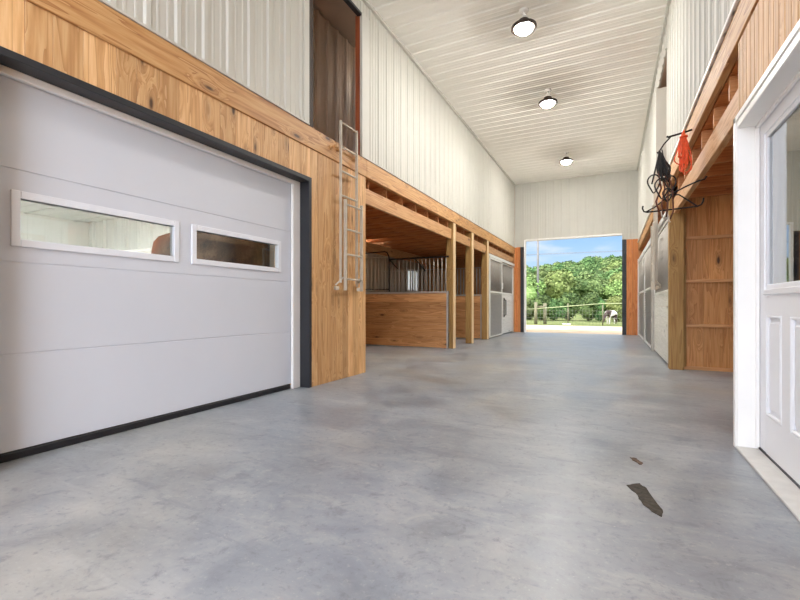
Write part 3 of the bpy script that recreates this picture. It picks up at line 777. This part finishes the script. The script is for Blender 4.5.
def coil(name, mat, top, length, width, n, r, seed, label, cat, drift=(0, 0)):
    """a loose hank: long loops gathered at the top, each hanging its own way"""
    rnd = random.Random(seed); t0 = Vector(top)
    m = MB()
    for i in range(n):
        L = length * rnd.uniform(.55, 1.0); w = width * rnd.uniform(.12, .62); ph = rnd.uniform(0, PI)
        cx = rnd.uniform(-.28, .28) * width + drift[0] * L; cy = rnd.uniform(-.2, .2) * width + drift[1] * L
        k1, k2, p1 = rnd.uniform(.1, .35), rnd.uniform(2, 3.4), rnd.uniform(0, 6)
        pts = []
        for k in range(26):
            a = 2 * PI * k / 26
            sdn = (1 - math.cos(a)) / 2
            wid = w * (.12 + .88 * sdn ** 1.1) * math.sin(a)
            wob = k1 * w * math.sin(k2 * a + p1) * sdn
            pts.append(t0 + Vector((wid * math.cos(ph) + cx * sdn + wob, wid * math.sin(ph) * .6 + cy * sdn + wob * .5, .012 * rnd.random() - sdn * L)))
        m.tube(pts, r, 6, True)
    o = m.build(name, mat, origin=top)
    return tag(o, label, cat)
oc = coil('rope_coil', M['orange_cord'], (.705, RY + .005, 2.915), .50, .15, 15, .0062, 3, 'bright orange cord hank hanging on the right beam', 'cord')
MB().tube([(.705 + .030 * math.cos(a), RY + .005 + .030 * math.sin(a), 2.85) for a in [2 * PI * k / 16 for k in range(16)]], .012, 6, True).build('wrap', M['orange_cord'], oc)
bc = coil('hanging_halters', M['black_cord'], (.475, RY - .01, 2.72), .36, .15, 15, .0085, 5, 'black bundle of halters and straps beside the orange cord', 'halter', (.12, 0))
m = MB()
for x, z, r in ((.42, 2.36, .07), (.58, 2.34, .06), (.50, 2.30, .08), (.55, 2.22, .05)):
    m.tube([(x + r * .8 * math.cos(a) + .2 * r * math.sin(2 * a), RY - .03 + .02 * math.sin(3 * a), z + r * 1.4 * math.sin(a)) for a in [2 * PI * k / 20 for k in range(20)]], .0075, 6, True)
m.tube([(.475, RY - .01, 2.72), (.43, RY - .03, 2.5), (.40, RY - .03, 2.36)], .008, 6)
m.build('loose_loop', M['black_cord'], bc)
m = MB()
for i in range(4):
    a = .46 + .035 * i
    m.tube([(a, RY - .02, 2.50 - .03 * i), (a + .03, RY - .03, 2.30), (a - .02 + .02 * i, RY - .03, 2.16 - .04 * i), (a + .01, RY - .03, 2.04 - .03 * i)], .009, 6)
m.build('strap', M['leather'], bc)
m = MB(); m.tube([(.49, RY - .03, 2.05), (.50, RY - .03, 1.99), (.515, RY - .03, 1.96), (.53, RY - .03, 2.0)], .008, 6); m.tube([(.56, RY - .03, 2.0), (.565, RY - .03, 1.93), (.58, RY - .03, 1.92)], .008, 6); m.build('snap_hook', M['alu'], bc)

# mud patches on the floor
def patch(pts, name, mat, label):
    m = MB(); out = []
    for i, p in enumerate(pts):
        q = pts[(i + 1) % len(pts)]
        for k in range(4):
            f = k / 4; x = p[0] + (q[0] - p[0]) * f; y = p[1] + (q[1] - p[1]) * f
            out.append((x + random.uniform(-.005, .005), y + random.uniform(-.006, .006)))
    m.prism(out, 0, .004)
    c = (sum(p[0] for p in pts) / len(pts), sum(p[1] for p in pts) / len(pts), 0)
    return tag(m.build(name, mat, origin=c), label, 'mud patch')
patch([(.075, 2.70), (.135, 2.755), (.165, 2.70), (.225, 2.45), (.215, 2.365), (.16, 2.43), (.13, 2.52), (.12, 2.58)], 'mud_patch', M['mud'], 'long dark brown mud patch on the concrete, tapering to a point')
patch([(.105, 3.20), (.14, 3.20), (.175, 3.13), (.16, 3.09), (.125, 3.14)], 'mud_patch', M['clay'], 'small reddish brown mud patch just beyond the long dark one')

# ------------------------------------------------------------------ outdoors
def hz(x, y):
    t = max(0.0, y - 34)
    return .05 * t + .00028 * t * t + .012 * t * max(-1.2, min(1.2, (x + 14) / 18)) * min(1, t / 60)
struct(MB().box(-60, 40, YE + .12, 23.0, -.16, -.01).build('yard_ground', M['dirt']), 'pale dirt yard outside the far opening', 'ground')
struct(MB().box(-60, -7.1, 5.54, YE + .12, -.16, -.01).build('side_ground', M['dirt']), 'pale dirt beside the left stalls', 'ground')
struct(MB().box(-60, 40, -30, Y0, -.16, -.01).build('bounce_ground', M['sill_grey']), 'unseen drive at the near mouth of the barn, made pale to bounce light', 'ground')  # unseen ground, coloured pale to bounce light up onto the ceiling
m = MB(); nx, ny = 40, 50; vs = {}
for i in range(nx + 1):
    for j in range(ny + 1):
        x = -110 + 190 * i / nx; y = 23.0 + (j / ny) ** 1.4 * 190
        vs[i, j] = m.bm.verts.new((x, y, -.01 + hz(x, y) + (.03 * noise.noise(Vector((x, y, 0)) * .4) if j else 0)))
for i in range(nx):
    for j in range(ny):
        f = m.bm.faces.new((vs[i, j], vs[i + 1, j], vs[i + 1, j + 1], vs[i, j + 1])); f.smooth = True
o = m.build('hill_terrain', [M['turf'], M['hill']])
for p in o.data.polygons: p.material_index = 1 if p.center.y > 40 else 0
struct(o, 'grassy paddock rising into a wooded hill', 'hill')

def crown_mesh(name, seed, r, hgt, nblob, nleaf, ls):
    rnd = random.Random(seed); m = MB(); blobs = []
    for i in range(nblob):
        a = rnd.uniform(0, 2 * PI); q = rnd.uniform(0, .75) * r; z = rnd.uniform(.25, .88) * hgt
        q *= 1.0 - .55 * abs(z / hgt - .5)
        blobs.append((Vector((q * math.cos(a), q * math.sin(a), z)), r * rnd.uniform(.32, .52)))
    blobs.append((Vector((0, 0, hgt * .5)), r * .7))
    for c, br in blobs:
        t = bmesh.new(); bmesh.ops.create_icosphere(t, subdivisions=2, radius=br * .86)
        for v in t.verts: v.co = v.co * (1 + .35 * noise.noise(v.co * 2.2 / br + c)) + c
        m.take(t)
    for i in range(nleaf):
        c, br = blobs[rnd.randrange(len(blobs))]
        d = Vector((rnd.gauss(0, 1), rnd.gauss(0, 1), rnd.gauss(.25, 1))).normalized()
        p = c + d * br * rnd.uniform(.8, 1.16)
        n = (d + Vector((rnd.uniform(-.8, .8), rnd.uniform(-.8, .8), rnd.uniform(-.3, .9)))).normalized()
        u = n.orthogonal().normalized(); w = n.cross(u); s = ls * rnd.uniform(.6, 1.3)
        q = [m.bm.verts.new(p + u * s * a + w * s * b) for a, b in ((-.5, 0), (0, -.32), (.5, 0), (0, .32))]
        m.bm.faces.new(q)
    me = bpy.data.meshes.new(name); m.bm.to_mesh(me); m.bm.free(); return me
def trunk_mesh(name, seed, h, r):
    rnd = random.Random(seed); m = MB()
    m.tube([(0, 0, -.3), (rnd.uniform(-.1, .1), 0, h * .4), (rnd.uniform(-.2, .2), rnd.uniform(-.2, .2), h)], [r, r * .8, r * .4], 7)
    for k in range(3):
        a = rnd.uniform(0, 2 * PI)
        m.tube([(0, 0, h * .5), (math.cos(a) * h * .2, math.sin(a) * h * .2, h * .8)], [r * .5, r * .2], 5)
    me = bpy.data.meshes.new(name); m.bm.to_mesh(me); m.bm.free(); me.materials.append(M['bark']); return me
KIND = {}
for k, (mat, r, h) in {'dark': ('leaf_dark', 2.6, 5.6), 'mid': ('leaf_mid', 2.8, 5.2), 'pale': ('leaf_pale', 2.4, 5.0)}.items():
    KIND[k] = []
    for q in range(2):
        me = crown_mesh('crown_' + k, 11 * q + len(k), r, h, 12, 3600, .40); me.materials.append(M[mat])
        KIND[k].append((me, trunk_mesh('trunk_' + k, q + 5, h * .6, .16)))
SPR = {k: KIND[k] for k in KIND}
def tree(x, y, s, kind, label, group=None, lift=.0, name='leafy_tree'):
    me, tr = random.choice(KIND[kind])
    t = thing(name, (x, y, hz(x, y) - .02), label, 'tree', group)
    a = bpy.data.objects.new('crown', me); COL.objects.link(a); a.parent = t; a.location = (0, 0, lift * 5 * s); a.scale = (s * random.uniform(.9, 1.15), s * random.uniform(.9, 1.15), s); a.rotation_euler = (0, 0, random.uniform(0, 6.28))
    b = bpy.data.objects.new('trunk', tr); COL.objects.link(b); b.parent = t; b.scale = (s, s, s)
    return t
rnd = random.Random(21); n = 0
y = 52.0
TL = {'dark': 'dark green tree among the woods on the hill', 'mid': 'mid green tree among the woods on the hill', 'pale': 'yellowish green tree among the woods on the hill'}
while y < 170:
    x = -.30 * y + rnd.uniform(0, 3)
    while x < .16 * y:
        k = rnd.choices(('dark', 'mid', 'pale'), (.34, .42, .24))[0]
        tree(x + rnd.uniform(-1, 1), y + rnd.uniform(-2, 2), rnd.uniform(.85, 1.15) * min(1.0, .30 + y * .0065), k, TL[k], TL[k].replace('tree', 'trees').split(' among')[0] + ' on the hill'); n += 1
        x += rnd.uniform(3.2, 4.4) * min(1.35, .62 + y * .0055)
    y += 3.5 + y * .05
# trees just beyond the fence
for x, y, s, k, lab in ((-7.0, 40, .62, 'pale', 'pale yellow-green tree with a slim trunk beyond the fence, beside the utility pole'),
                        (-4.4, 42, .68, 'pale', 'bright pale green tree standing between the utility pole and the fence middle'),
                        (-9.6, 38, .55, 'mid', 'leafy tree at the left edge of the far opening'),
                        (-1.6, 45, .6, 'mid', 'bushy green tree behind the middle of the fence'),
                        (.4, 44, .5, 'pale', 'low yellow-green tree behind the grazing pony'),
                        (2.6, 46, .62, 'dark', 'dark tree at the right edge of the far opening')):
    tree(x, y, s, k, lab, 'trees just beyond the fence', lift=.08)
rnd = random.Random(4)
for i in range(13):
    x = -8.2 + .95 * i + rnd.uniform(-.2, .2); k = 'dark' if 4 <= i <= 8 else rnd.choice(('mid', 'pale', 'mid'))
    tree(x, 30.5 + rnd.uniform(-.4, .8), rnd.uniform(.27, .36), k, 'low bush in the dark green row behind the middle of the fence' if k == 'dark' else 'low light green bush in the row behind the fence',
         'dark bushes behind the fence' if k == 'dark' else 'light bushes behind the fence', lift=-.12, name='bush')

# fence
t = thing('wire_fence', (-2, 24, 0), 'wire mesh fence with pale rails across the yard', 'fence')
fx = [-7.6, -5.8, -3.68, -2.06, -.42, 1.3, 3.0]
for i, x in enumerate(fx):
    big = abs(x + 3.68) < .01
    MB().tube([(x, 24, -.05), (x, 24, 1.18 if big else 1.12)], .085 if big else .03, 10).build('post', M['fence_post'], t)
MB().tube([(-3.25, 24.3, -.05), (-3.25, 24.3, 1.12)], .09, 10).build('post', M['fence_post'], t)
MB().box(-3.68, -3.25, 24.1, 24.2, .88, .98, .01).build('brace', M['fence_post'], t)
for z0, z1 in ((.86, .98),):
    MB().tube([(fx[0], 23.95, .70), (-3.68, 23.95, .82)], .022, 6).build('rail', M['fence_rail'], t)
    MB().tube([(-3.68, 23.95, .82), (-.42, 23.95, 1.10)], .022, 6).build('rail', M['fence_rail'], t)
    MB().tube([(-.42, 23.95, 1.10), (fx[-1], 23.95, 1.12)], .02, 6).build('rail', M['fence_rail'], t)
m = MB()
for z in (.15, .35, .55, .72): m.tube([(fx[0], 23.97, z), (fx[-1], 23.97, z)], .005, 4)
x = fx[0]
while x < fx[-1]: m.tube([(x, 23.97, 0), (x, 23.97, .80)], .004, 4); x += .16
m.build('wire_mesh', M['wire'], t)
# second, far fence line higher up the bank
t = thing('rail_fence', (-2, 33, 0), 'thin far fence line with one pale rail beyond the mesh fence', 'fence')
for x in (-9, -6, -3, 0, 3): MB().tube([(x, 33, -.1), (x, 33, 1.45)], .03, 8).build('post', M['fence_post'], t)
MB().tube([(-9, 32.95, 1.25), (3, 32.95, 1.45)], .018, 6).build('rail', M['fence_rail'], t)
# utility pole with wires
pz = hz(-5.95, 40)
t = thing('utility_pole', (-5.95, 40, pz), 'tall grey utility pole beyond the fence', 'pole')
MB().tube([(-5.95, 40, pz - .3), (-5.95, 40, 9.5)], [.11, .085], 10).build('shaft', M['pole'], t)
MB().box(-6.0, -5.9, 39.85, 39.92, 8.9, 9.0, .01).box(-6.7, -5.2, 39.84, 39.9, 9.0, 9.12, .01).build('crossarm', M['pole'], t)
m = MB()
for z in (5.55, 5.62): m.tube([(-60, 41, z + .9), (-30, 40.5, z - .1), (-5.95, 40, z), (15, 40, z - .25), (50, 40, z + .9)], .012, 4)
m.build('wire', M['pole'], t)
# stones
for i, (x, y, s, lab) in enumerate(((-2.22, 23.6, .06, 'pale stone at the foot of the fence, left of a pair'), (-1.98, 23.5, .075, 'pale stone at the foot of the fence, right of a pair'))):
    m = MB(); q = bmesh.new(); bmesh.ops.create_icosphere(q, subdivisions=3, radius=s)
    for v in q.verts: v.co = Vector((v.co.x * 1.5, v.co.y, v.co.z * .7)) * (1 + .25 * noise.noise(v.co * 9 + Vector((i, 0, 0)))) + Vector((x, y, s * .62))
    for f in q.faces: f.smooth = True
    m.take(q); tag(m.build('field_stone', M['stone'], origin=(x, y, 0)), lab, 'stone')

# grazing pony: one skinned body
def pony(loc, s):
    V = [(0, 0, .80), (.28, 0, .79), (-.30, 0, .80), (-.46, 0, .86), (-.62, 0, .72), (-.76, 0, .50), (-.84, 0, .30), (-.92, 0, .14)]
    R = [.20, .21, .19, .15, .11, .09, .085, .055]
    Ed = [(0, 1), (0, 2), (2, 3), (3, 4), (4, 5), (5, 6), (6, 7)]
    def leg(root, pts, rs):
        p = root
        for q, r in zip(pts, rs): V.append(q); R.append(r); Ed.append((p, len(V) - 1)); p = len(V) - 1
    for sy in (-1, 1):
        leg(2, [(-.34, .10 * sy, .60), (-.35 + .03 * sy, .11 * sy, .36), (-.34 + .05 * sy, .11 * sy, .10), (-.36 + .05 * sy, .11 * sy, .03)], [.085, .05, .036, .045])
        leg(1, [(.36, .10 * sy, .62), (.30 + .05 * sy, .11 * sy, .42), (.40 + .05 * sy, .11 * sy, .32), (.38 + .05 * sy, .11 * sy, .08), (.35 + .05 * sy, .11 * sy, .03)], [.11, .065, .045, .036, .045])
    me = bpy.data.meshes.new('body'); me.from_pydata([tuple(c * s for c in v) for v in V], Ed, [])
    o = bpy.data.objects.new('pony', me); COL.objects.link(o); o.location = loc
    sk = o.modifiers.new('skin', 'SKIN'); sk.use_smooth_shade = True
    for i, r in enumerate(R): me.skin_vertices[0].data[i].radius = (r * s, r * s)
    me.skin_vertices[0].data[0].use_root = True
    o.modifiers.new('sub', 'SUBSURF').levels = 2
    o.modifiers['sub'].render_levels = 2
    t = NT('piebald_coat'); tc = t.n('ShaderNodeTexCoord'); nz = t.n('ShaderNodeTexNoise', Scale=2.4, Detail=1.5); t.l(tc.outputs['Object'], nz.inputs['Vector'])
    sp = t.n('ShaderNodeSeparateXYZ'); t.l(tc.outputs['Object'], sp.inputs[0])
    dark = t.math('ADD', t.math('GREATER_THAN', nz.outputs[0], .50), t.math('LESS_THAN', sp.outputs[0], -.66 * s), True)
    t.l(t.mix(dark, lin(232, 222, 212), lin(62, 44, 40)), t.b.inputs['Base Color']); t.b.inputs['Roughness'].default_value = .8
    me.materials.append(t.m)
    tag(o, 'black and white pony grazing with lowered head behind the wire fence', 'pony')
    m = MB()
    m.tube([Vector(q) * s for q in ((.47, 0, .84), (.55, 0, .74), (.57, 0, .5), (.56, 0, .30))], [.03 * s, .05 * s, .05 * s, .015 * s], 8)
    a = m.build('tail', M['black_cord']); a.parent = o
    m = MB()
    m.tube([Vector(q) * s for q in ((-.42, 0, .99), (-.58, .02, .85), (-.72, .02, .62), (-.80, 0, .44))], [.02 * s, .04 * s, .04 * s, .02 * s], 8)
    a = m.build('mane', M['black_cord']); a.parent = o
    for sy in (-1, 1):
        m = MB(); m.lathe(Vector((-.76, .06 * sy, .46)) * s, [(0, -.02 * s), (.03 * s, 0), (.02 * s, .06 * s), (0, .10 * s)], 8, Matrix.Rotation(-.5, 3, 'Y'))
        a = m.build('ear', M['black_cord']); a.parent = o
    return o
p_ = pony((-.02, 25.4, 0), .76); p_.rotation_euler = (0, 0, .95)

# ------------------------------------------------------------------ light
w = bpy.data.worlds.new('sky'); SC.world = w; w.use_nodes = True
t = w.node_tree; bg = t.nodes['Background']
class WT(NT):
    def __init__(s): s.t = t
N = WT()
tc = N.n('ShaderNodeTexCoord'); sp = N.n('ShaderNodeSeparateXYZ'); t.links.new(tc.outputs['Generated'], sp.inputs[0])
blue = N.ramp(N.math('ADD', sp.outputs[2], 0.0, True), [(0.0, lin(206, 228, 250)), (.10, lin(184, 218, 252)), (.17, lin(146, 196, 248)), (.6, lin(110, 164, 236))])
nz = N.n('ShaderNodeTexNoise', Scale=6.0, Detail=5.0); mp = N.n('ShaderNodeMapping'); mp.inputs['Scale'].default_value = (1, 1, 3.5)
t.links.new(tc.outputs['Generated'], mp.inputs[0]); t.links.new(mp.outputs[0], nz.inputs['Vector'])
sky = N.mix(N.maprange(nz.outputs[0], .5, .72, 0, .8), blue, lin(240, 244, 250))
back = N.maprange(sp.outputs[1], -.55, .05, 1.0, 0.0)          # unseen sky behind the viewer, brightness added as fill light for the aisle
SKY_FRONT, SKY_BACK_FILL = 1.0, 6.0
bright = N.mix(1.0, lin(232, 240, 255), (SKY_BACK_FILL,) * 3 + (1,), 'MULTIPLY')
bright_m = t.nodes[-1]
high = N.maprange(sp.outputs[2], .20, .55, 0.0, 1.0)  # unseen upper sky, brightened to throw more light into the far end
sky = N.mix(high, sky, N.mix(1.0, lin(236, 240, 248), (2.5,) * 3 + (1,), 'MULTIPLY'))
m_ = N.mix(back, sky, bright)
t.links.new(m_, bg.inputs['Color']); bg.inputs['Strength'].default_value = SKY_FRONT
for nd in t.nodes:
    if nd.type == 'MIX' and nd.blend_type == 'MIX': nd.clamp_result = False

sun = bpy.data.lights.new('sun', 'SUN'); sun.energy = 3.4; sun.angle = .01; sun.color = (1, .95, .86)
so = bpy.data.objects.new('sun', sun); COL.objects.link(so)
d = Vector((.45, .42, -1.0)).normalized(); so.rotation_euler = d.to_track_quat('-Z', 'Y').to_euler(); so.location = (-10, -10, 20)

# ------------------------------------------------------------------ camera
cam = bpy.data.cameras.new('camera'); co = bpy.data.objects.new('camera', cam); COL.objects.link(co)
F = 430.0
cam.sensor_width = 36.0; cam.lens = 36.0 * F / 800.0
cam.shift_y = 5.5 / 800.0
cam.clip_end = 600
co.location = (0, 0, 1.0)
co.rotation_euler = (PI / 2, 0, math.atan(212.0 / F))
SC.camera = co
SC.view_settings.view_transform = 'Standard'; SC.view_settings.look = 'None'
SC.view_settings.exposure = 0.14; SC.view_settings.gamma = 1.0; SC.view_settings.use_curve_mapping = False
SC.cycles.max_bounces = 10; SC.cycles.diffuse_bounces = 7; SC.cycles.glossy_bounces = 4; SC.cycles.transmission_bounces = 6
SC.cycles.use_denoising = True; SC.cycles.sample_clamp_indirect = 8.0
SC.cycles.caustics_reflective = False; SC.cycles.caustics_refractive = False
